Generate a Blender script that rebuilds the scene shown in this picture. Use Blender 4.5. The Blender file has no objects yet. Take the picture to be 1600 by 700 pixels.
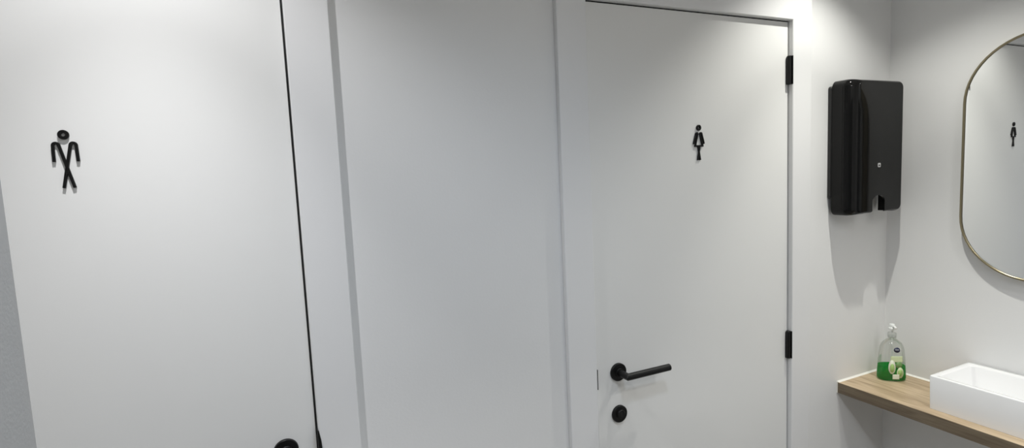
import bpy, bmesh, math, random
from mathutils import Vector, Matrix
PI = math.pi
sc = bpy.context.scene
COL = sc.collection

# ------------------------------------------------------------------ materials
def new_mat(name):
    m = bpy.data.materials.new(name); m.use_nodes = True
    nt = m.node_tree
    return m, nt, nt.nodes['Principled BSDF']

def paint(name, col, rough, bump=0.02, scale=220.0, var=0.02, coat=0.0):
    m, nt, b = new_mat(name)
    tc = nt.nodes.new('ShaderNodeTexCoord')
    n1 = nt.nodes.new('ShaderNodeTexNoise'); n1.inputs['Scale'].default_value = scale; n1.inputs['Detail'].default_value = 4
    nt.links.new(tc.outputs['Object'], n1.inputs['Vector'])
    n2 = nt.nodes.new('ShaderNodeTexNoise'); n2.inputs['Scale'].default_value = 3.0; n2.inputs['Detail'].default_value = 2
    nt.links.new(tc.outputs['Object'], n2.inputs['Vector'])
    r = nt.nodes.new('ShaderNodeValToRGB')
    r.color_ramp.elements[0].position = .3; r.color_ramp.elements[1].position = .7
    r.color_ramp.elements[0].color = (*[c * (1 - var) for c in col], 1); r.color_ramp.elements[1].color = (*col, 1)
    nt.links.new(n2.outputs['Fac'], r.inputs['Fac']); nt.links.new(r.outputs['Color'], b.inputs['Base Color'])
    bp = nt.nodes.new('ShaderNodeBump'); bp.inputs['Strength'].default_value = bump; bp.inputs['Distance'].default_value = .002
    nt.links.new(n1.outputs['Fac'], bp.inputs['Height']); nt.links.new(bp.outputs['Normal'], b.inputs['Normal'])
    b.inputs['Roughness'].default_value = rough
    b.inputs['Coat Weight'].default_value = coat
    return m

def plain(name, col, rough=.5, metal=0.0, coat=0.0, noise=.03):
    m, nt, b = new_mat(name)
    tc = nt.nodes.new('ShaderNodeTexCoord')
    n = nt.nodes.new('ShaderNodeTexNoise'); n.inputs['Scale'].default_value = 40
    nt.links.new(tc.outputs['Object'], n.inputs['Vector'])
    mr = nt.nodes.new('ShaderNodeMapRange'); mr.inputs['To Min'].default_value = max(0, rough - noise); mr.inputs['To Max'].default_value = rough + noise
    nt.links.new(n.outputs['Fac'], mr.inputs['Value']); nt.links.new(mr.outputs['Result'], b.inputs['Roughness'])
    b.inputs['Base Color'].default_value = (*col, 1); b.inputs['Metallic'].default_value = metal
    b.inputs['Coat Weight'].default_value = coat
    return m

M_WALL = paint('wall_paint', (.80, .80, .795), .55, .10, 160)
M_GREY = paint('near_wall_grey', (.47, .47, .465), .6, .12, 260)  # darker, greyer base colour than the other walls
M_CEIL = paint('ceiling_paint', (.82, .82, .82), .7, .03)
M_DOOR = paint('door_lacquer', (.80, .80, .785), .42, .03, 300, .01)
M_TRIM = paint('trim_lacquer', (.80, .80, .80), .40, .03, 300, .01)
M_DARK = plain('rubber_seal', (.01, .01, .01), .8)
M_BLACK = plain('black_coated_metal', (.006, .006, .006), .40)
M_BLACK.node_tree.nodes['Principled BSDF'].inputs['Specular IOR Level'].default_value = .30
M_SIGN = plain('black_acrylic', (.004, .004, .004), .4)
M_SIGN.node_tree.nodes['Principled BSDF'].inputs['Specular IOR Level'].default_value = .25
M_COVER = plain('black_gloss_plastic', (.006, .006, .006), .045, 0, 0, .005)
M_COVER.node_tree.nodes['Principled BSDF'].inputs['Specular IOR Level'].default_value = .22
M_CASE = plain('dark_plastic_case', (.012, .012, .012), .35)
M_CHROME = plain('polished_steel', (.75, .75, .75), .15, 1.0)
M_BRASS = plain('aged_brass', (.30, .26, .17), .30, 1.0)
M_MIRROR = plain('mirror_glass', (.90, .91, .91), .0, 1.0, 0, 0.0)
M_CERAM = plain('white_ceramic', (.86, .86, .86), .08, 0, .3, .01)
M_SEAL = plain('white_sealant', (.86, .84, .78), .45)
M_LOGO = plain('pale_print', (.55, .55, .55), .4)

def wood_mat(name, k_):
    m, nt, b = new_mat(name)
    tc = nt.nodes.new('ShaderNodeTexCoord')
    mp = nt.nodes.new('ShaderNodeMapping'); mp.inputs['Scale'].default_value = (9.0, 1.3, 9.0)
    nt.links.new(tc.outputs['Object'], mp.inputs['Vector'])
    n = nt.nodes.new('ShaderNodeTexNoise'); n.inputs['Scale'].default_value = 3.0; n.inputs['Detail'].default_value = 6; n.inputs['Distortion'].default_value = 1.2
    nt.links.new(mp.outputs['Vector'], n.inputs['Vector'])
    mp2 = nt.nodes.new('ShaderNodeMapping'); mp2.inputs['Scale'].default_value = (90.0, 4.0, 90.0)
    nt.links.new(tc.outputs['Object'], mp2.inputs['Vector'])
    n2 = nt.nodes.new('ShaderNodeTexNoise'); n2.inputs['Scale'].default_value = 2.0; n2.inputs['Detail'].default_value = 5
    nt.links.new(mp2.outputs['Vector'], n2.inputs['Vector'])
    r = nt.nodes.new('ShaderNodeValToRGB')
    e = r.color_ramp.elements
    e[0].position = .36; e[0].color = (.33 * k_, .24 * k_, .145 * k_, 1)
    e[1].position = .66; e[1].color = (.60 * k_, .47 * k_, .31 * k_, 1)
    k = e.new(.5); k.color = (.48 * k_, .365 * k_, .235 * k_, 1)
    mx = nt.nodes.new('ShaderNodeMix'); mx.data_type = 'FLOAT'; mx.inputs[0].default_value = .35
    nt.links.new(n.outputs['Fac'], mx.inputs[2]); nt.links.new(n2.outputs['Fac'], mx.inputs[3])
    nt.links.new(mx.outputs[0], r.inputs['Fac']); nt.links.new(r.outputs['Color'], b.inputs['Base Color'])
    bp = nt.nodes.new('ShaderNodeBump'); bp.inputs['Strength'].default_value = .15; bp.inputs['Distance'].default_value = .001
    nt.links.new(n2.outputs['Fac'], bp.inputs['Height']); nt.links.new(bp.outputs['Normal'], b.inputs['Normal'])
    b.inputs['Roughness'].default_value = .42
    return m
M_WOOD = wood_mat('oak_board', 1.0)
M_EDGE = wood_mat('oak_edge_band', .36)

def tile_mat():
    m, nt, b = new_mat('floor_tile')
    tc = nt.nodes.new('ShaderNodeTexCoord')
    br = nt.nodes.new('ShaderNodeTexBrick'); br.offset = 0
    br.inputs['Scale'].default_value = 1.0; br.inputs['Brick Width'].default_value = .6; br.inputs['Row Height'].default_value = .6
    br.inputs['Mortar Size'].default_value = .004
    br.inputs['Color1'].default_value = (.27, .26, .24, 1); br.inputs['Color2'].default_value = (.29, .28, .26, 1); br.inputs['Mortar'].default_value = (.2, .2, .2, 1)
    nt.links.new(tc.outputs['Object'], br.inputs['Vector']); nt.links.new(br.outputs['Color'], b.inputs['Base Color'])
    b.inputs['Roughness'].default_value = .35
    return m
M_TILE = tile_mat()

def clear_plastic(name, tint, gloss_rough=.03):
    m = bpy.data.materials.new(name); m.use_nodes = True
    nt = m.node_tree; nt.nodes.clear()
    out = nt.nodes.new('ShaderNodeOutputMaterial')
    tr = nt.nodes.new('ShaderNodeBsdfTransparent'); tr.inputs['Color'].default_value = (*tint, 1)
    gl = nt.nodes.new('ShaderNodeBsdfGlossy'); gl.inputs['Roughness'].default_value = gloss_rough
    fr = nt.nodes.new('ShaderNodeLayerWeight'); fr.inputs['Blend'].default_value = .30
    mr = nt.nodes.new('ShaderNodeMapRange'); mr.inputs['To Min'].default_value = .04; mr.inputs['To Max'].default_value = .38
    mx = nt.nodes.new('ShaderNodeMixShader')
    nt.links.new(fr.outputs['Fresnel'], mr.inputs['Value']); nt.links.new(mr.outputs['Result'], mx.inputs['Fac'])
    nt.links.new(tr.outputs[0], mx.inputs[1]); nt.links.new(gl.outputs[0], mx.inputs[2])
    nt.links.new(mx.outputs[0], out.inputs['Surface'])
    return m
M_CLEAR = clear_plastic('clear_plastic', (.93, .94, .93))
def liquid_mat():
    m = bpy.data.materials.new('green_soap'); m.use_nodes = True
    nt = m.node_tree; nt.nodes.clear()
    out = nt.nodes.new('ShaderNodeOutputMaterial')
    tr = nt.nodes.new('ShaderNodeBsdfTransparent'); tr.inputs['Color'].default_value = (.16, .66, .22, 1)
    df = nt.nodes.new('ShaderNodeBsdfTranslucent'); df.inputs['Color'].default_value = (.06, .62, .14, 1)
    d2 = nt.nodes.new('ShaderNodeBsdfDiffuse'); d2.inputs['Color'].default_value = (.025, .36, .07, 1)
    a = nt.nodes.new('ShaderNodeMixShader'); a.inputs['Fac'].default_value = .5
    b = nt.nodes.new('ShaderNodeMixShader'); b.inputs['Fac'].default_value = .55
    nt.links.new(df.outputs[0], a.inputs[1]); nt.links.new(d2.outputs[0], a.inputs[2])
    nt.links.new(tr.outputs[0], b.inputs[1]); nt.links.new(a.outputs[0], b.inputs[2])
    nt.links.new(b.outputs[0], out.inputs['Surface'])
    return m
M_LIQ = liquid_mat()
M_PUMP = plain('translucent_white_plastic', (.78, .80, .78), .25)
M_NAVY = plain('navy_print', (.015, .02, .06), .35)
M_LAB = [plain('pale_green_print', (.60, .68, .42), .4), plain('leaf_green_print', (.16, .30, .10), .4),
         plain('cream_print', (.74, .77, .62), .4), plain('lime_print', (.36, .55, .18), .4)]

# ------------------------------------------------------------------ mesh helpers
def link(name, bm, mat, parent=None, smooth=False, bevel=0.0, seg=2, angle=35):
    bmesh.ops.recalc_face_normals(bm, faces=bm.faces)
    me = bpy.data.meshes.new(name); bm.to_mesh(me); bm.free()
    o = bpy.data.objects.new(name, me); COL.objects.link(o)
    for m in (mat if isinstance(mat, (list, tuple)) else [mat]): me.materials.append(m)
    if bevel:
        md = o.modifiers.new('bevel', 'BEVEL'); md.width = bevel; md.segments = seg
        md.limit_method = 'ANGLE'; md.angle_limit = math.radians(angle)
        smooth = True
    if smooth:
        for p in me.polygons: p.use_smooth = True
        try: me.set_sharp_from_angle(angle=math.radians(40))
        except Exception: pass
        if bevel:
            w = o.modifiers.new('wn', 'WEIGHTED_NORMAL'); w.keep_sharp = True
    if parent is not None: attach(o, parent)
    return o

def attach(o, parent):
    bpy.context.view_layer.update()
    o.parent = parent
    o.matrix_parent_inverse = parent.matrix_world.inverted()

def box(bm, x0, x1, y0, y1, z0, z1):
    v = [bm.verts.new((x, y, z)) for x in (x0, x1) for y in (y0, y1) for z in (z0, z1)]
    for f in ((0, 1, 3, 2), (4, 6, 7, 5), (0, 4, 5, 1), (2, 3, 7, 6), (0, 2, 6, 4), (1, 5, 7, 3)):
        bm.faces.new([v[i] for i in f])

def prism(bm, pts, y0, y1):
    """pts: (x,z) outline, extruded between y0 (front) and y1 (back)"""
    a = [bm.verts.new((x, y0, z)) for x, z in pts]; b = [bm.verts.new((x, y1, z)) for x, z in pts]
    n = len(pts)
    bm.faces.new(a); bm.faces.new(b[::-1])
    for i in range(n):
        j = (i + 1) % n
        bm.faces.new([a[i], b[i], b[j], a[j]])

def lathe(bm, prof, origin, axis, n=40):
    """prof: (radius, distance along axis); closed at both ends"""
    q = Vector((0, 0, 1)).rotation_difference(Vector(axis))
    rings = []
    for r, h in prof:
        rings.append([bm.verts.new(Vector(origin) + q @ Vector((r * math.cos(2 * PI * k / n), r * math.sin(2 * PI * k / n), h))) for k in range(n)])
    for a, b in zip(rings, rings[1:]):
        for k in range(n):
            bm.faces.new([a[k], a[(k + 1) % n], b[(k + 1) % n], b[k]])
    bm.faces.new(rings[0][::-1]); bm.faces.new(rings[-1])

def tube(bm, pts, r, n=20, closed=False, sect=None):
    """sweep a circle (or section sect=[(u,v)]) along pts; u = in-plane normal, v = binormal"""
    P = [Vector(p) for p in pts]; m = len(P); rings = []
    up = None
    for i in range(m):
        if closed: t = (P[(i + 1) % m] - P[i - 1]).normalized()
        elif i == 0: t = (P[1] - P[0]).normalized()
        elif i == m - 1: t = (P[-1] - P[-2]).normalized()
        else: t = ((P[i + 1] - P[i]).normalized() + (P[i] - P[i - 1]).normalized()).normalized()
        if up is None:
            up = Vector((0, 0, 1)) if abs(t.z) < .9 else Vector((0, 1, 0))
        a = (up - t * up.dot(t)).normalized(); b = t.cross(a); up = a
        k = 1.0
        if not closed and 0 < i < m - 1:
            c = max(.3, t.dot((P[i] - P[i - 1]).normalized())); k = 1 / c
        ring = []
        for s in range(n):
            w = 2 * PI * s / n
            d = a * math.cos(w) * r + b * math.sin(w) * r
            if k > 1.001:   # mitre: stretch within the bend plane
                bend = ((P[i + 1] - P[i]).normalized() - (P[i] - P[i - 1]).normalized())
                bend = (bend - t * bend.dot(t)).normalized()
                d = d + bend * d.dot(bend) * (k - 1)
            ring.append(bm.verts.new(P[i] + d))
        rings.append(ring)
    pairs = list(zip(rings, rings[1:])) + ([(rings[-1], rings[0])] if closed else [])
    for a, b in pairs:
        for s in range(n): bm.faces.new([a[s], a[(s + 1) % n], b[(s + 1) % n], b[s]])
    if not closed: bm.faces.new(rings[0][::-1]); bm.faces.new(rings[-1])

def struct(o): o['kind'] = 'structure'; return o
def empty(name, loc):
    o = bpy.data.objects.new(name, None); COL.objects.link(o); o.location = loc; o.empty_display_size = .05
    return o
def tag(o, label, cat, group=None):
    o['label'] = label; o['category'] = cat
    if group: o['group'] = group
    return o

# ------------------------------------------------------------------ room
LEAF_T = 2.1325; GAP = .004; CAS = .018
D1 = (0.0, .83); D2 = (-1.612, -.782)
XR, XL_, YF, ZC = 1.40, -1.90, -2.45, 2.565
OPEN = [(d[0] - .03, d[1] + .03) for d in (D2, D1)]
bm = bmesh.new()
ztop = LEAF_T + .03
xs = [XL_ - .1, OPEN[0][0], OPEN[0][1], OPEN[1][0], OPEN[1][1], XR + .1]
for a, b in ((0, 1), (2, 3), (4, 5)): box(bm, xs[a], xs[b], 0, .12, 0, ztop)
box(bm, xs[0], xs[-1], 0, .12, ztop, ZC)
struct(link('wall_back', bm, M_WALL))
bm = bmesh.new(); box(bm, XR, XR + .1, YF, 0, 0, ZC); struct(link('wall_right', bm, M_WALL))
bm = bmesh.new(); box(bm, XL_ - .1, XL_, YF, 0, 0, ZC); struct(link('wall_left', bm, M_WALL))
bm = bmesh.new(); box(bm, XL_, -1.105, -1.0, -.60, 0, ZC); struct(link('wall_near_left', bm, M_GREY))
# wall behind the camera with a wide open passage letting daylight in
PX0, PX1, PZ = -1.40, .30, 2.10
bm = bmesh.new()
box(bm, XL_ - .1, PX0, YF - .1, YF, 0, ZC); box(bm, PX1, XR + .1, YF - .1, YF, 0, ZC); box(bm, PX0, PX1, YF - .1, YF, PZ, ZC)
struct(link('wall_front', bm, M_WALL))
bm = bmesh.new(); box(bm, XL_ - .1, XR + .1, YF - .1, .12, -.1, 0); struct(link('floor', bm, M_TILE))
bm = bmesh.new(); box(bm, XL_ - .1, XR + .1, YF - .1, .12, ZC, ZC + .1); struct(link('ceiling', bm, M_CEIL))

# ------------------------------------------------------------------ doors and casings
def casing(name, d, lock_right):
    bm = bmesh.new()
    w = .095
    zt = LEAF_T + GAP
    x0, x1 = d[0], d[1] + .001
    # mitred architrave on the wall face
    prism(bm, [(x0 - w, 0), (x0 - w, zt + w), (x1 + w, zt + w), (x1 + w, 0), (x1, 0), (x1, zt), (x0, zt), (x0, 0)], -CAS, 0)
    o = struct(link(name, bm, M_TRIM, bevel=.0025, seg=2))
    bm = bmesh.new()
    # lining inside the wall with a stop behind the leaf
    box(bm, x0 - .03, x0 - .0, 0, .12, 0, zt + .03); box(bm, x1, x1 + .029, 0, .12, 0, zt + .03)
    box(bm, x0, x1, 0, .12, zt, zt + .026)
    box(bm, x0, x0 + .018, .046, .07, 0, zt); box(bm, x1 - .018, x1, .046, .07, 0, zt); box(bm, x0 + .018, x1 - .018, .046, .07, zt - .018, zt)
    link('door_lining', bm, M_TRIM, o)
    bm = bmesh.new()
    # thin black gasket sitting in the joint round the leaf
    box(bm, x0 + .0003, x0 + GAP - .0004, .003, .0455, 0, zt - .0003)
    box(bm, x0 + GAP, x1 - .0001, .003, .0455, LEAF_T + .0004, zt - .0003)
    if lock_right: box(bm, x1 - .0036, x1 - .0002, .003, .0455, 0, zt - .0003)
    link('door_seal', bm, M_DARK, o)
    return o
trim_r = casing('trim_1', D1, False); trim_l = casing('trim_2', D2, True)

def door(name, d, sgn):
    """sgn=+1: lock at the left side (lever points right)"""
    bm = bmesh.new(); box(bm, d[0] + GAP, d[1] - (.003 if sgn > 0 else .0036), 0, .04, .006, LEAF_T)
    o = struct(link(name, bm, M_DOOR, bevel=.0012, seg=2))
    hx = d[0] + .085 if sgn > 0 else d[1] - .0715
    hz = 1.046
    bm = bmesh.new()
    lathe(bm, [(.0275, 0), (.0275, .0065), (.0265, .0078), (.012, .008)], (hx, 0, hz), (0, -1, 0), 48)
    ro = link('door_handle', bm, M_BLACK, o, smooth=True); ro['label'] = 'black lever handle with round rosette'
    bm = bmesh.new()
    tube(bm, [(hx, -.007, hz), (hx, -.052, hz), (hx + sgn * .156, -.052, hz)], .0105, 24)
    link('lever', bm, M_BLACK, ro, bevel=.001, seg=2, angle=50)
    bm = bmesh.new(); lathe(bm, [(.0135, .0075), (.0135, .012), (.0125, .013)], (hx, 0, hz), (0, -1, 0), 32)
    link('collar', bm, M_BLACK, ro, smooth=True)
    tz = .914
    bm = bmesh.new()
    lathe(bm, [(.0265, 0), (.0265, .0065), (.0255, .0078), (.012, .008)], (hx, 0, tz), (0, -1, 0), 48)
    tt = link('lock_rosette', bm, M_BLACK, o, smooth=True)
    bm = bmesh.new()
    lathe(bm, [(.0135, .0078), (.0135, .013), (.012, .0150), (.007, .0158)], (hx, 0, tz + .002), (0, -1, 0), 36)
    link('release_button', bm, M_BLACK, tt, smooth=True)
    bm = bmesh.new(); box(bm, hx - .0012, hx + .0012, -.0163, -.0155, tz - .006, tz + .010)
    link('coin_slot', bm, M_CASE, tt)
    return o
door1 = door('door_1', D1, +1); door1['label'] = 'white flush door with a woman pictogram'
door2 = door('door_2', D2, -1); door2['label'] = 'white flush door with a man pictogram'

# hinges of the right-hand door (fixed in the reveal)
def hinge(z0, z1):
    bm = bmesh.new()
    x = .8305
    bm2 = bm
    lathe(bm2, [(.0065, 0), (.0075, .001), (.0075, z1 - z0 - .001), (.0065, z1 - z0)], (x - .0065, -.0085, z0), (0, 0, 1), 24)
    h = link('hinge', bm, M_BLACK, door1, smooth=True); h['label'] = 'black hinge barrel in the door reveal'
    bm = bmesh.new()
    prism(bm, [(x - .0125, z0), (x - .001, z0), (x - .001, z1), (x - .0085, z1), (x - .0125, z1 - .006)], -.0075, -.0002)
    link('hinge_leaf', bm, M_BLACK, h, bevel=.0006)
    bm = bmesh.new()
    box(bm, x - .0012, x + .0002, -.0192, -.0005, z0, z1)
    link('hinge_plate', bm, M_BLACK, h)
hinge(1.922, 2.018); hinge(.951, 1.051)

# strike plates on the casing edges
bm = bmesh.new(); prism(bm, [(-.0008, 1.012), (.0028, 1.012), (.0028, 1.073), (-.0008, 1.073)], -.0165, -.002)
link('strike_plate', bm, M_BLACK, trim_r)
bm = bmesh.new(); prism(bm, [(-.7835, .93), (-.7755, .93), (-.7748, 1.03), (-.7765, 1.060), (-.780, 1.082), (-.7835, 1.086)], -.0212, -.002)
link('strike_plate', bm, M_BLACK, trim_l, bevel=.0006)

# ------------------------------------------------------------------ pictogram signs
def ribbon(bm, pts, w, y0, y1):
    P = [Vector((x, z)) for x, z in pts]; L = []; Rr = []
    for i, p in enumerate(P):
        if i == 0: t = (P[1] - P[0]).normalized(); k = 1
        elif i == len(P) - 1: t = (P[-1] - P[-2]).normalized(); k = 1
        else:
            a = (P[i] - P[i - 1]).normalized(); b = (P[i + 1] - P[i]).normalized()
            t = (a + b).normalized(); k = 1 / max(.4, t.dot(a))
        n = Vector((-t.y, t.x)) * w / 2 * k
        L.append(p + n); Rr.append(p - n)
    out = L + Rr[::-1]
    # quads per segment keep concave shapes clean
    va = [[bm.verts.new((q.x, y, q.y)) for q in L] for y in (y0, y1)]
    vb = [[bm.verts.new((q.x, y, q.y)) for q in Rr] for y in (y0, y1)]
    n = len(P)
    for i in range(n - 1):
        bm.faces.new([va[0][i], va[0][i + 1], vb[0][i + 1], vb[0][i]])
        bm.faces.new([va[1][i], vb[1][i], vb[1][i + 1], va[1][i + 1]])
        bm.faces.new([va[0][i], va[1][i], va[1][i + 1], va[0][i + 1]])
        bm.faces.new([vb[0][i], vb[0][i + 1], vb[1][i + 1], vb[1][i]])
    bm.faces.new([va[0][0], vb[0][0], vb[1][0], va[1][0]])
    bm.faces.new([va[0][-1], va[1][-1], vb[1][-1], vb[0][-1]])

def head(parent, cx, cz, ro, ri, y0, y1):
    bm = bmesh.new(); n = 40; R4 = []
    for r, y in ((ro, y1), (ro, y0), (ri, y0), (ri, y1)):
        R4.append([bm.verts.new((cx + r * math.cos(2 * PI * k / n), y, cz + r * math.sin(2 * PI * k / n))) for k in range(n)])
    for q in range(4):
        a, b = R4[q], R4[(q + 1) % 4]
        for k in range(n): bm.faces.new([a[k], a[(k + 1) % n], b[(k + 1) % n], b[k]])
    link('head', bm, M_SIGN, parent, bevel=.0004)

ST = -.0045   # front face of the letters
def man(cx):
    t = tag(empty('restroom_sign', (cx, 0, 1.676)), 'black man pictogram with crossed legs on the left white door', 'sign', 'restroom door pictograms')
    head(t, cx, 1.7790, .0092, .0032, ST, -.0001)
    bm = bmesh.new()
    for i, s in enumerate((-1, 1)):
        arc = [(cx + s * (.0137 - .0047 * math.cos(a)) * 1.0, 1.7585 + .0047 * math.sin(a)) for a in [PI - PI * k / 8 for k in range(9)]]
        pts = [(cx + s * .0190, 1.7272)] + arc + [(cx - s * .0086, 1.6762)]
        ribbon(bm, pts, .0052, ST - .0002 * i, -.0001)
    link('body', bm, M_SIGN, t, bevel=.0004)
def woman(cx):
    t = tag(empty('restroom_sign', (cx, 0, 1.676)), 'black woman pictogram in a dress on the right white door', 'sign', 'restroom door pictograms')
    head(t, cx, 1.7785, .0092, .0032, ST, -.0001)
    bm = bmesh.new()
    for i, s in enumerate((-1, 1)):
        arc = [(cx + s * (.0082 - .0036 * math.cos(a)), 1.7585 + .0036 * math.sin(a)) for a in [PI - PI * k / 8 for k in range(9)]]
        pts = [(cx + s * .0212, 1.7275)] + arc + [(cx + s * .0150, 1.7215)]
        ribbon(bm, pts, .0052, ST - .0002 * i, -.0001)
        ribbon(bm, [(cx + s * .0032, 1.7205), (cx - s * .0048, 1.6765)], .0052, ST - .0002 * i - .0001, -.0001)
    ribbon(bm, [(cx - .0178, 1.7212), (cx + .0178, 1.7212)], .0052, ST - .0005, -.0001)
    link('body', bm, M_SIGN, t, bevel=.0004)
man(-1.1962); woman(.4185)

# ------------------------------------------------------------------ paper towel dispenser
def rounded_outline(x0, x1, z0, z1, rt, rb, notch=None, n=8):
    pts = []
    def arc(cx, cz, r, a0, a1):
        for k in range(n + 1):
            a = a0 + (a1 - a0) * k / n; pts.append((cx + r * math.cos(a), cz + r * math.sin(a)))
    arc(x1 - rt, z1 - rt, rt, 0, PI / 2)
    arc(x0 + rt, z1 - rt, rt, PI / 2, PI)
    arc(x0 + rb, z0 + rb, rb, PI, 1.5 * PI)
    if notch:
        a, b, zt, rf = notch
        # flare out at the mouth, round at the top
        for k in range(n + 1):
            w = PI / 2 * k / n; pts.append((a - rf + rf * math.sin(w), z0 + rf - rf * math.cos(w)))
        rr = (b - a) / 2
        for k in range(n + 1):
            w = PI - PI * k / n; pts.append((a + rr + rr * math.cos(w), zt - rr * .7 + rr * .7 * math.sin(w)))
        for k in range(n + 1):
            w = PI / 2 * (1 - k / n); pts.append((b + rf - rf * math.sin(w), z0 + rf - rf * math.cos(w)))
    arc(x1 - rb, z0 + rb, rb, 1.5 * PI, 2 * PI)
    return pts
DX0, DX1, DZ0, DZ1, DD = 1.037, 1.339, 1.452, 1.938, .090
disp = tag(empty('paper_towel_dispenser', (1.188, 0, DZ0)), 'glossy black paper towel dispenser on the wall above the shelf corner', 'dispenser')
bm = bmesh.new()
def cover_ring(y, ix, iz, rc):   # the left edge is rounded more than the right one
    return [bm.verts.new((x, y, z)) for x, z in rounded_outline(DX0 + .003 + ix, DX1 + .004 - ix * .33, DZ0 + iz, DZ1 - iz, rc, rc)]
RX, RZ, RY = .046, .012, .040
prof = [(-.014, 0.0, 0.0), (-.030, 0.0, 0.0)] + [(-(DD - RY) - RY * math.sin(t), RX * (1 - math.cos(t)), RZ * (1 - math.cos(t))) for t in [PI / 2 * k / 10 for k in range(11)]]
rg = [cover_ring(y, ix, iz, max(.012, .026 - .2 * ix)) for y, ix, iz in prof]
bm.faces.new(rg[0]); bm.faces.new(rg[-1])
for p_, q_ in zip(rg, rg[1:]):
    for k in range(len(p_)): bm.faces.new([p_[k], p_[(k + 1) % len(p_)], q_[(k + 1) % len(p_)], q_[k]])
cover = link('cover', bm, M_COVER, None, smooth=True)
# cut the hand notch out of the lower front
bm = bmesh.new()
n0, n1, nz, rf = 1.160, 1.232, 1.520, .012
pts = []
for k in range(7): w = PI / 2 * k / 6; pts.append((n0 - rf + rf * math.sin(w), DZ0 + rf - rf * math.cos(w) - .0005))
rr = (n1 - n0) / 2
for k in range(13): w = PI - PI * k / 12; pts.append((n0 + rr + rr * math.cos(w), nz - rr * .6 + rr * .6 * math.sin(w)))
for k in range(7): w = PI / 2 * (1 - k / 6); pts.append((n1 + rf - rf * math.sin(w), DZ0 + rf - rf * math.cos(w) - .0005))
pts += [(n1 + rf, DZ0 - .02), (n0 - rf, DZ0 - .02)]
prism(bm, pts, -.12, -.040)
cutter = link('cutter', bm, M_COVER)
bo_ = cover.modifiers.new('cut', 'BOOLEAN'); bo_.object = cutter; bo_.operation = 'DIFFERENCE'; bo_.solver = 'EXACT'
bm = bmesh.new(); box(bm, 1.120, DX1 - .022, -DD + .006, .01, DZ0 - .03, 1.560)   # hollow behind the front
cutter2 = link('cutter', bm, M_COVER)
bo2 = cover.modifiers.new('cut2', 'BOOLEAN'); bo2.object = cutter2; bo2.operation = 'DIFFERENCE'; bo2.solver = 'EXACT'
bpy.context.view_layer.update()
new_me = bpy.data.meshes.new_from_object(cover.evaluated_get(bpy.context.evaluated_depsgraph_get()))
cover.modifiers.clear(); cover.data = new_me
bpy.data.objects.remove(cutter); bpy.data.objects.remove(cutter2)
bmc = bmesh.new(); bmc.from_mesh(new_me)
bmesh.ops.remove_doubles(bmc, verts=bmc.verts, dist=1e-5); bmc.to_mesh(new_me); bmc.free()
for p in new_me.polygons: p.use_smooth = True
new_me.set_sharp_from_angle(angle=math.radians(40))
wn_ = cover.modifiers.new('wn', 'WEIGHTED_NORMAL'); wn_.keep_sharp = True
attach(cover, disp)
bm = bmesh.new()
prism(bm, rounded_outline(DX0, DX1 - .006, DZ0 + .062, DZ1 - .018, .010, .010), -.0135, -.0005)
link('back_case', bm, M_CASE, disp, bevel=.002)
bm = bmesh.new()
prism(bm, rounded_outline(1.195 - .008, 1.195 + .008, 1.622, 1.637, .0035, .0035), -DD - .0006, -DD + .001)
lg = link('badge', bm, M_LOGO, disp)
bm = bmesh.new()
prism(bm, rounded_outline(1.195 - .0045, 1.195 + .0045, 1.626, 1.631, .001, .001), -DD - .0010, -DD)
link('badge_print', bm, M_CASE, lg)
# ------------------------------------------------------------------ mirror
MX, MYC, MZ0, MZ1, MR = 1.40, -.4655, 1.234, 2.034, .2055
def pill(r, n=28):
    pts = []
    for k in range(n + 1): a = PI * k / n; pts.append((r * math.cos(a), (MZ1 - MR) + r * math.sin(a)))
    for k in range(n + 1): a = PI + PI * k / n; pts.append((r * math.cos(a), (MZ0 + MR) + r * math.sin(a)))
    return pts
mir = tag(empty('wall_mirror', (MX, MYC, MZ0)), 'pill-shaped mirror with thin brass frame above the white sink', 'mirror')
bm = bmesh.new()
FD = .028
sect = [(MR, MX - .0005), (MR, MX - FD + .0012), (MR - .0012, MX - FD), (MR - .0058, MX - FD), (MR - .007, MX - FD + .0012), (MR - .007, MX - .0005)]
rings = [[bm.verts.new((x, MYC + y, z)) for y, z in pill(r)] for r, x in sect]
n = len(rings[0])
for q in range(len(rings)):
    a, b = rings[q], rings[(q + 1) % len(rings)]
    for k in range(n): bm.faces.new([a[k], a[(k + 1) % n], b[(k + 1) % n], b[k]])
link('frame', bm, M_BRASS, mir, smooth=True)
bm = bmesh.new()
a = [bm.verts.new((MX - FD + .004, MYC + y, z)) for y, z in pill(MR - .0068)]
b = [bm.verts.new((MX - FD + .009, MYC + y, z)) for y, z in pill(MR - .0068)]
bm.faces.new(a); bm.faces.new(b[::-1])
for k in range(n): bm.faces.new([a[k], b[k], b[(k + 1) % n], a[(k + 1) % n]])
link('mirror_glass', bm, M_MIRROR, mir)

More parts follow.
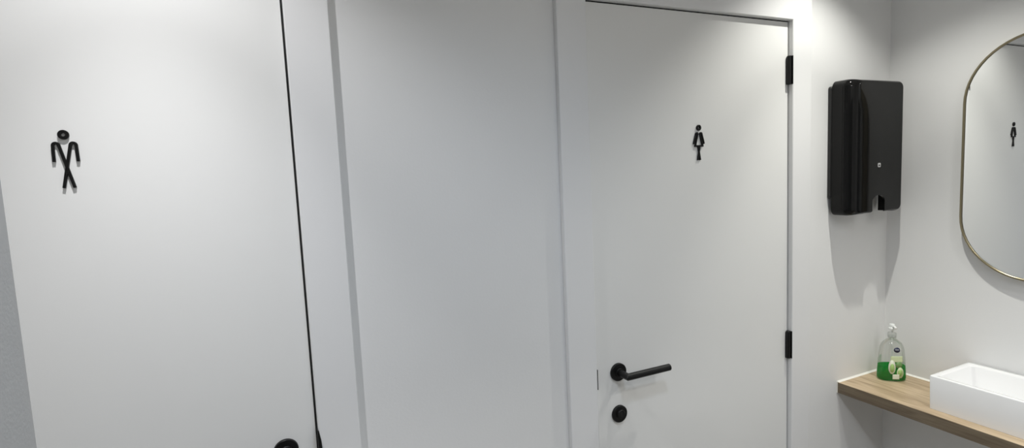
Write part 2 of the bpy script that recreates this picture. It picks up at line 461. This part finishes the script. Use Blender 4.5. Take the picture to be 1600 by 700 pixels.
# ------------------------------------------------------------------ shelf, sink
SZ, STH, SX0 = .7988, .0415, 1.108
bm = bmesh.new(); box(bm, SX0, XR - .0008, -1.45, -.0008, SZ - STH, SZ)
shelf = tag(link('vanity_shelf', bm, M_WOOD, bevel=.0008, seg=1), 'light oak wall shelf under the white sink', 'shelf')
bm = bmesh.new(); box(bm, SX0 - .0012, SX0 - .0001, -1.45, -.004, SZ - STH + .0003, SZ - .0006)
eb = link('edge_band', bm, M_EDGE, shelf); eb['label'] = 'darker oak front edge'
bm = bmesh.new()
def bead(bm, p, q, s):
    # triangular sealant bead from p to q against a wall; s = offset directions
    (ax, ay), (bx, by) = s
    A = [Vector(p) + Vector(d) for d in ((0, 0, 0), (ax, ay, 0), (0, 0, .005))]
    B = [Vector(q) + Vector(d) for d in ((0, 0, 0), (bx, by, 0), (0, 0, .005))]
    va = [bm.verts.new(v) for v in A]; vb = [bm.verts.new(v) for v in B]
    bm.faces.new(va); bm.faces.new(vb[::-1])
    for i in range(3): bm.faces.new([va[i], vb[i], vb[(i + 1) % 3], va[(i + 1) % 3]])
bead(bm, (SX0, -.0008, SZ), (XR - .0008, -.0008, SZ), ((0, -.007), (0, -.007)))
bead(bm, (XR - .0008, -.0008, SZ), (XR - .0008, -1.45, SZ), ((-.007, 0), (-.007, 0)))
# thin line of sealant down the end of the board
box(bm, SX0 - .0035, SX0, -.0035, -.0008, SZ - STH, SZ + .003)
sb = link('sealant_bead', bm, M_SEAL, shelf); sb['label'] = 'white sealant line along the walls'

KX0, KX1, KY0, KY1, KZ0, KZ1 = 1.150, 1.3922, -.295, -.775, SZ + .0006, .9145
bm = bmesh.new()
def ring(x0, x1, y0, y1, z, r, n=5):
    pts = []
    for cx, cy, a0 in ((x1 - r, y0 - r, 0), (x0 + r, y0 - r, PI / 2), (x0 + r, y1 + r, PI), (x1 - r, y1 + r, 1.5 * PI)):
        for k in range(n + 1):
            a = a0 + PI / 2 * k / n; pts.append(bm.verts.new((cx + r * math.cos(a), cy + r * math.sin(a), z)))
    return pts
rw = .020
lay = [ring(KX0 + .002, KX1, KY0 - .002, KY1 + .002, KZ0, .006),
       ring(KX0, KX1, KY0, KY1, KZ1 - .004, .007),
       ring(KX0 + .0012, KX1 - .0005, KY0 - .0012, KY1 + .0012, KZ1 - .001, .007),
       ring(KX0 + .004, KX1 - .002, KY0 - .004, KY1 + .004, KZ1, .007),
       ring(KX0 + rw - .004, KX1 - rw - .004, KY0 - rw + .002, KY1 + rw, KZ1, .010),
       ring(KX0 + rw, KX1 - rw - .008, KY0 - rw - .002, KY1 + rw + .004, KZ1 - .004, .012),
       ring(KX0 + rw + .010, KX1 - rw - .018, KY0 - rw - .016, KY1 + rw + .016, KZ0 + .035, .020),
       ring(KX0 + rw + .022, KX1 - rw - .030, KY0 - rw - .030, KY1 + rw + .030, KZ0 + .022, .026),
       ring(KX0 + rw + .060, KX1 - rw - .070, KY0 - rw - .120, KY1 + rw + .120, KZ0 + .018, .030)]
bm.faces.new(lay[0][::-1]); bm.faces.new(lay[-1])
for a, b in zip(lay, lay[1:]):
    for k in range(len(a)): bm.faces.new([a[k], a[(k + 1) % len(a)], b[(k + 1) % len(a)], b[k]])
sink = tag(link('countertop_sink', bm, M_CERAM, smooth=True), 'white rectangular ceramic sink standing on the oak shelf', 'sink')
bm = bmesh.new()
lathe(bm, [(.030, 0), (.030, .002), (.026, .0035), (.010, .0025)], ((KX0 + KX1) / 2 - .006, (KY0 + KY1) / 2, KZ0 + .0183), (0, 0, 1), 36)
link('drain', bm, M_CHROME, sink, smooth=True)

# ------------------------------------------------------------------ soap bottle
BX, BY, BZ = 1.306, -.083, SZ + .0004
soap = tag(empty('soap_bottle', (BX, BY, BZ)), 'clear pump soap bottle with some green liquid in the shelf corner', 'bottle')
to_cam = Vector((-.866, -.5, 0)); lat = Vector((.5, -.866, 0))
ang = math.radians(24)
fn = (to_cam * math.cos(ang) + lat * math.sin(ang)).normalized()      # label side
fw = Vector((-fn.y, fn.x, 0)); 
def bottle_pt(a, w, d, z, e=2.6):
    c, s = math.cos(a), math.sin(a)
    u = math.copysign(abs(c) ** (2 / e), c) * w; v = math.copysign(abs(s) ** (2 / e), s) * d
    return Vector((BX, BY, BZ + z)) + fw * u + fn * v
def shell(bm, prof, n=48):
    rings = [[bm.verts.new(bottle_pt(2 * PI * k / n, w, d, z, e)) for k in range(n)] for w, d, z, e in prof]
    for a, b in zip(rings, rings[1:]):
        for k in range(n): bm.faces.new([a[k], a[(k + 1) % n], b[(k + 1) % n], b[k]])
    bm.faces.new(rings[0][::-1]); bm.faces.new(rings[-1])
body = [(.0400, .0260, .000, 2.4), (.0465, .0310, .003, 2.5), (.0485, .0325, .010, 2.5), (.0480, .0320, .030, 2.5), (.0460, .0310, .060, 2.5),
        (.0440, .0295, .090, 2.5), (.0420, .0280, .115, 2.4), (.0395, .0262, .130, 2.3), (.0340, .0235, .143, 2.2), (.0210, .0180, .155, 2.0), (.0140, .0140, .160, 2.0),
        (.0125, .0125, .163, 2.0), (.0125, .0125, .172, 2.0)]
bm = bmesh.new(); shell(bm, body)
bo = link('bottle_body', bm, M_CLEAR, soap, smooth=True); bo['label'] = 'clear plastic body'
def prof_at(z):
    for a, b in zip(body, body[1:]):
        if a[2] <= z <= b[2]:
            t = (z - a[2]) / (b[2] - a[2]); return [a[i] + (b[i] - a[i]) * t for i in range(4)]
bm = bmesh.new()
liq = []
for z in (.0015, .004, .010, .020, .030, .045, .056):
    w, d, _, e = prof_at(z); liq.append((w - .0012, d - .0012, z, e))
shell(bm, liq)
ll = link('liquid', bm, M_LIQ, soap, smooth=True); ll['label'] = 'green liquid soap at the bottom'
# pump: collar, stem, head with nozzle
bm = bmesh.new(); c = (BX, BY, BZ)
lathe(bm, [(.0150, .166), (.0155, .167), (.0155, .181), (.0140, .184), (.006, .1845)], c, (0, 0, 1), 32)
pm = link('pump', bm, M_CLEAR, soap, smooth=True)
bm = bmesh.new(); lathe(bm, [(.0042, .1840), (.0042, .198)], c, (0, 0, 1), 20); link('stem', bm, M_PUMP, pm, smooth=True)
bm = bmesh.new(); lathe(bm, [(.0105, .194), (.0125, .195), (.0125, .2020), (.0090, .2060), (.0090, .2150), (.0075, .2175), (.003, .218)], c, (0, 0, 1), 28)
link('pump_head', bm, M_PUMP, pm, smooth=True)
bm = bmesh.new()
tube(bm, [Vector(c) + Vector((0, 0, .209)) + fn * .005, Vector(c) + Vector((0, 0, .211)) + fn * .022, Vector(c) + Vector((0, 0, .207)) + fn * .030], .0042, 14)
link('nozzle', bm, M_PUMP, pm, smooth=True)
bm = bmesh.new(); lathe(bm, [(.0022, .012), (.0022, .166)], c, (0, 0, 1), 12); link('dip_tube', bm, M_PUMP, pm, smooth=True)
# printed front label, following the curved front; u in -1..1 across the front
def patch(name, u0, u1, z0, z1, mat, off, parent, round_=False):
    bm = bmesh.new(); nu, nz = 12, 8
    def P(u, z, o):
        w, d, _, e = prof_at(z)
        x = u * w
        v = d * (1 - min(.999, abs(u)) ** e) ** (1 / e)
        return Vector((BX, BY, BZ + z)) + fw * x + fn * (v + o)
    if round_:
        cu, cz, ru, rz = (u0 + u1) / 2, (z0 + z1) / 2, (u1 - u0) / 2, (z1 - z0) / 2
        for o in (0,):
            cc = bm.verts.new(P(cu, cz, off)); rr = [bm.verts.new(P(cu + ru * math.cos(2 * PI * k / 24), cz + rz * math.sin(2 * PI * k / 24), off)) for k in range(24)]
            for k in range(24): bm.faces.new([cc, rr[k], rr[(k + 1) % 24]])
    else:
        g = [[bm.verts.new(P(u0 + (u1 - u0) * i / nu, z0 + (z1 - z0) * j / nz, off)) for i in range(nu + 1)] for j in range(nz + 1)]
        for j in range(nz):
            for i in range(nu): bm.faces.new([g[j][i], g[j][i + 1], g[j + 1][i + 1], g[j + 1][i]])
    o = link(name, bm, mat, parent, smooth=True)
    sd = o.modifiers.new('thick', 'SOLIDIFY'); sd.thickness = .0003; sd.offset = 0
    return o
lab = patch('label', -.36, .60, .076, .099, M_LAB[0], .0006, soap); lab['label'] = 'printed front label with green fruit'
patch('fruit_print', -.50, .02, .030, .084, M_LAB[2], .0008, lab, True)
patch('fruit_print', -.40, -.06, .036, .070, M_LAB[3], .0010, lab, True)
patch('leaf_print', 0, .55, .052, .078, M_LAB[1], .0010, lab, True)
patch('fruit_print', .10, .62, .014, .056, M_LAB[0], .0012, lab, True)
patch('fruit_print', .18, .54, .022, .048, M_LAB[3], .0014, lab, True)
patch('text_panel', -.20, .28, .010, .029, M_LAB[2], .0016, lab)
lo = patch('logo_print', -.12, .42, .113, .133, M_NAVY, .0008, soap, True)
patch('logo_stripe', -.01, .31, .1225, .1250, M_LOGO, .0011, lo)

# ------------------------------------------------------------------ light
def spot(name, loc, energy, angle=100, blend=.6, r=.03, col=(1, .965, .92)):
    l = bpy.data.lights.new(name, 'SPOT'); l.energy = energy; l.spot_size = math.radians(angle); l.spot_blend = blend
    l.shadow_soft_size = r; l.color = col
    o = bpy.data.objects.new(name, l); COL.objects.link(o); o.location = loc
    return o
ZL = ZC - .015
LY = -.345
# each recessed spot has a bright core beam and a wider spill
CR, CL = (1, .995, .93), (.985, .985, 1)
spot('spot_lamp_right_core', (.88, LY, ZL), 36, 64, .9, .013, CR)
spot('spot_lamp_right_spill', (.88, LY, ZL), 22, 107, .6, .013, CR)
spot('spot_lamp_left_core', (-1.05, LY, ZL), 50, 66, 1, .013, CL)
spot('spot_lamp_left_spill', (-1.05, LY, ZL), 19, 114, .7, .013, CL)
spot('fill_spot_centre', (-.30, -.95, ZL), 36, 140, 1, .10, (.70, .83, 1))  # added cool fill that tints the middle panel; no known fixture
spot('fill_spot_room', (.60, -1.5, ZL), 38, 140, 1, .045, (1, .99, .97))  # added frontal fill to even out the wall brightness
spot('fill_spot_entry', (-.1, -2.1, ZL), 15, 178, .2, .05, (1, .985, .96))  # added wide fill from the back, lifts the lower walls
spot('spot_lamp_corridor', (-.4, -3.5, 2.5), 32, 175, .3, .05, (1, .99, .97))
# trims of the two recessed ceiling spots
for x in (.88, -1.05):
    bm = bmesh.new()
    n = 40; R4 = []
    for r, z in ((.050, ZC - .0003), (.049, ZC - .004), (.040, ZC - .004), (.038, ZC - .0003)):
        R4.append([bm.verts.new((x + r * math.cos(2 * PI * k / n), LY + r * math.sin(2 * PI * k / n), z)) for k in range(n)])
    for a, b in zip(R4, R4[1:]):
        for k in range(n): bm.faces.new([a[k], a[(k + 1) % n], b[(k + 1) % n], b[k]])
    struct(link('trim_3' if x > 0 else 'trim_4', bm, M_TRIM, smooth=True))

w = bpy.data.worlds.new('World'); sc.world = w; w.use_nodes = True
bg = w.node_tree.nodes['Background']
bg.inputs['Color'].default_value = (.70, .84, 1.0, 1); bg.inputs['Strength'].default_value = 0.05

# ------------------------------------------------------------------ camera
cam = bpy.data.cameras.new('camera'); co = bpy.data.objects.new('camera', cam); COL.objects.link(co)
F, YAW, PIT, ROL = 853.97, .4325, -.0971, -.0459
cy, sy, cp, sp = math.cos(YAW), math.sin(YAW), math.cos(PIT), math.sin(PIT)
fwd = Vector((sy * cp, cy * cp, sp)); rt = Vector((cy, -sy, 0)); up = rt.cross(fwd)
cr, sr = math.cos(ROL), math.sin(ROL)
r2 = rt * cr + up * sr; u2 = up * cr - rt * sr
mt = Matrix((r2, u2, -fwd)).transposed().to_4x4(); mt.translation = Vector((-.8651, -1.3391, 1.67))
co.matrix_world = mt
cam.sensor_fit = 'HORIZONTAL'; cam.sensor_width = 36; cam.lens = 36 * F / 1600; cam.clip_start = .02
sc.camera = co
sc.view_settings.view_transform = 'Standard'; sc.view_settings.look = 'None'
sc.view_settings.gamma = 1; sc.view_settings.use_curve_mapping = False
sc.view_settings.exposure = 0.23
sc.cycles.max_bounces = 12; sc.cycles.diffuse_bounces = 8; sc.cycles.transparent_max_bounces = 16
sc.cycles.use_denoising = True
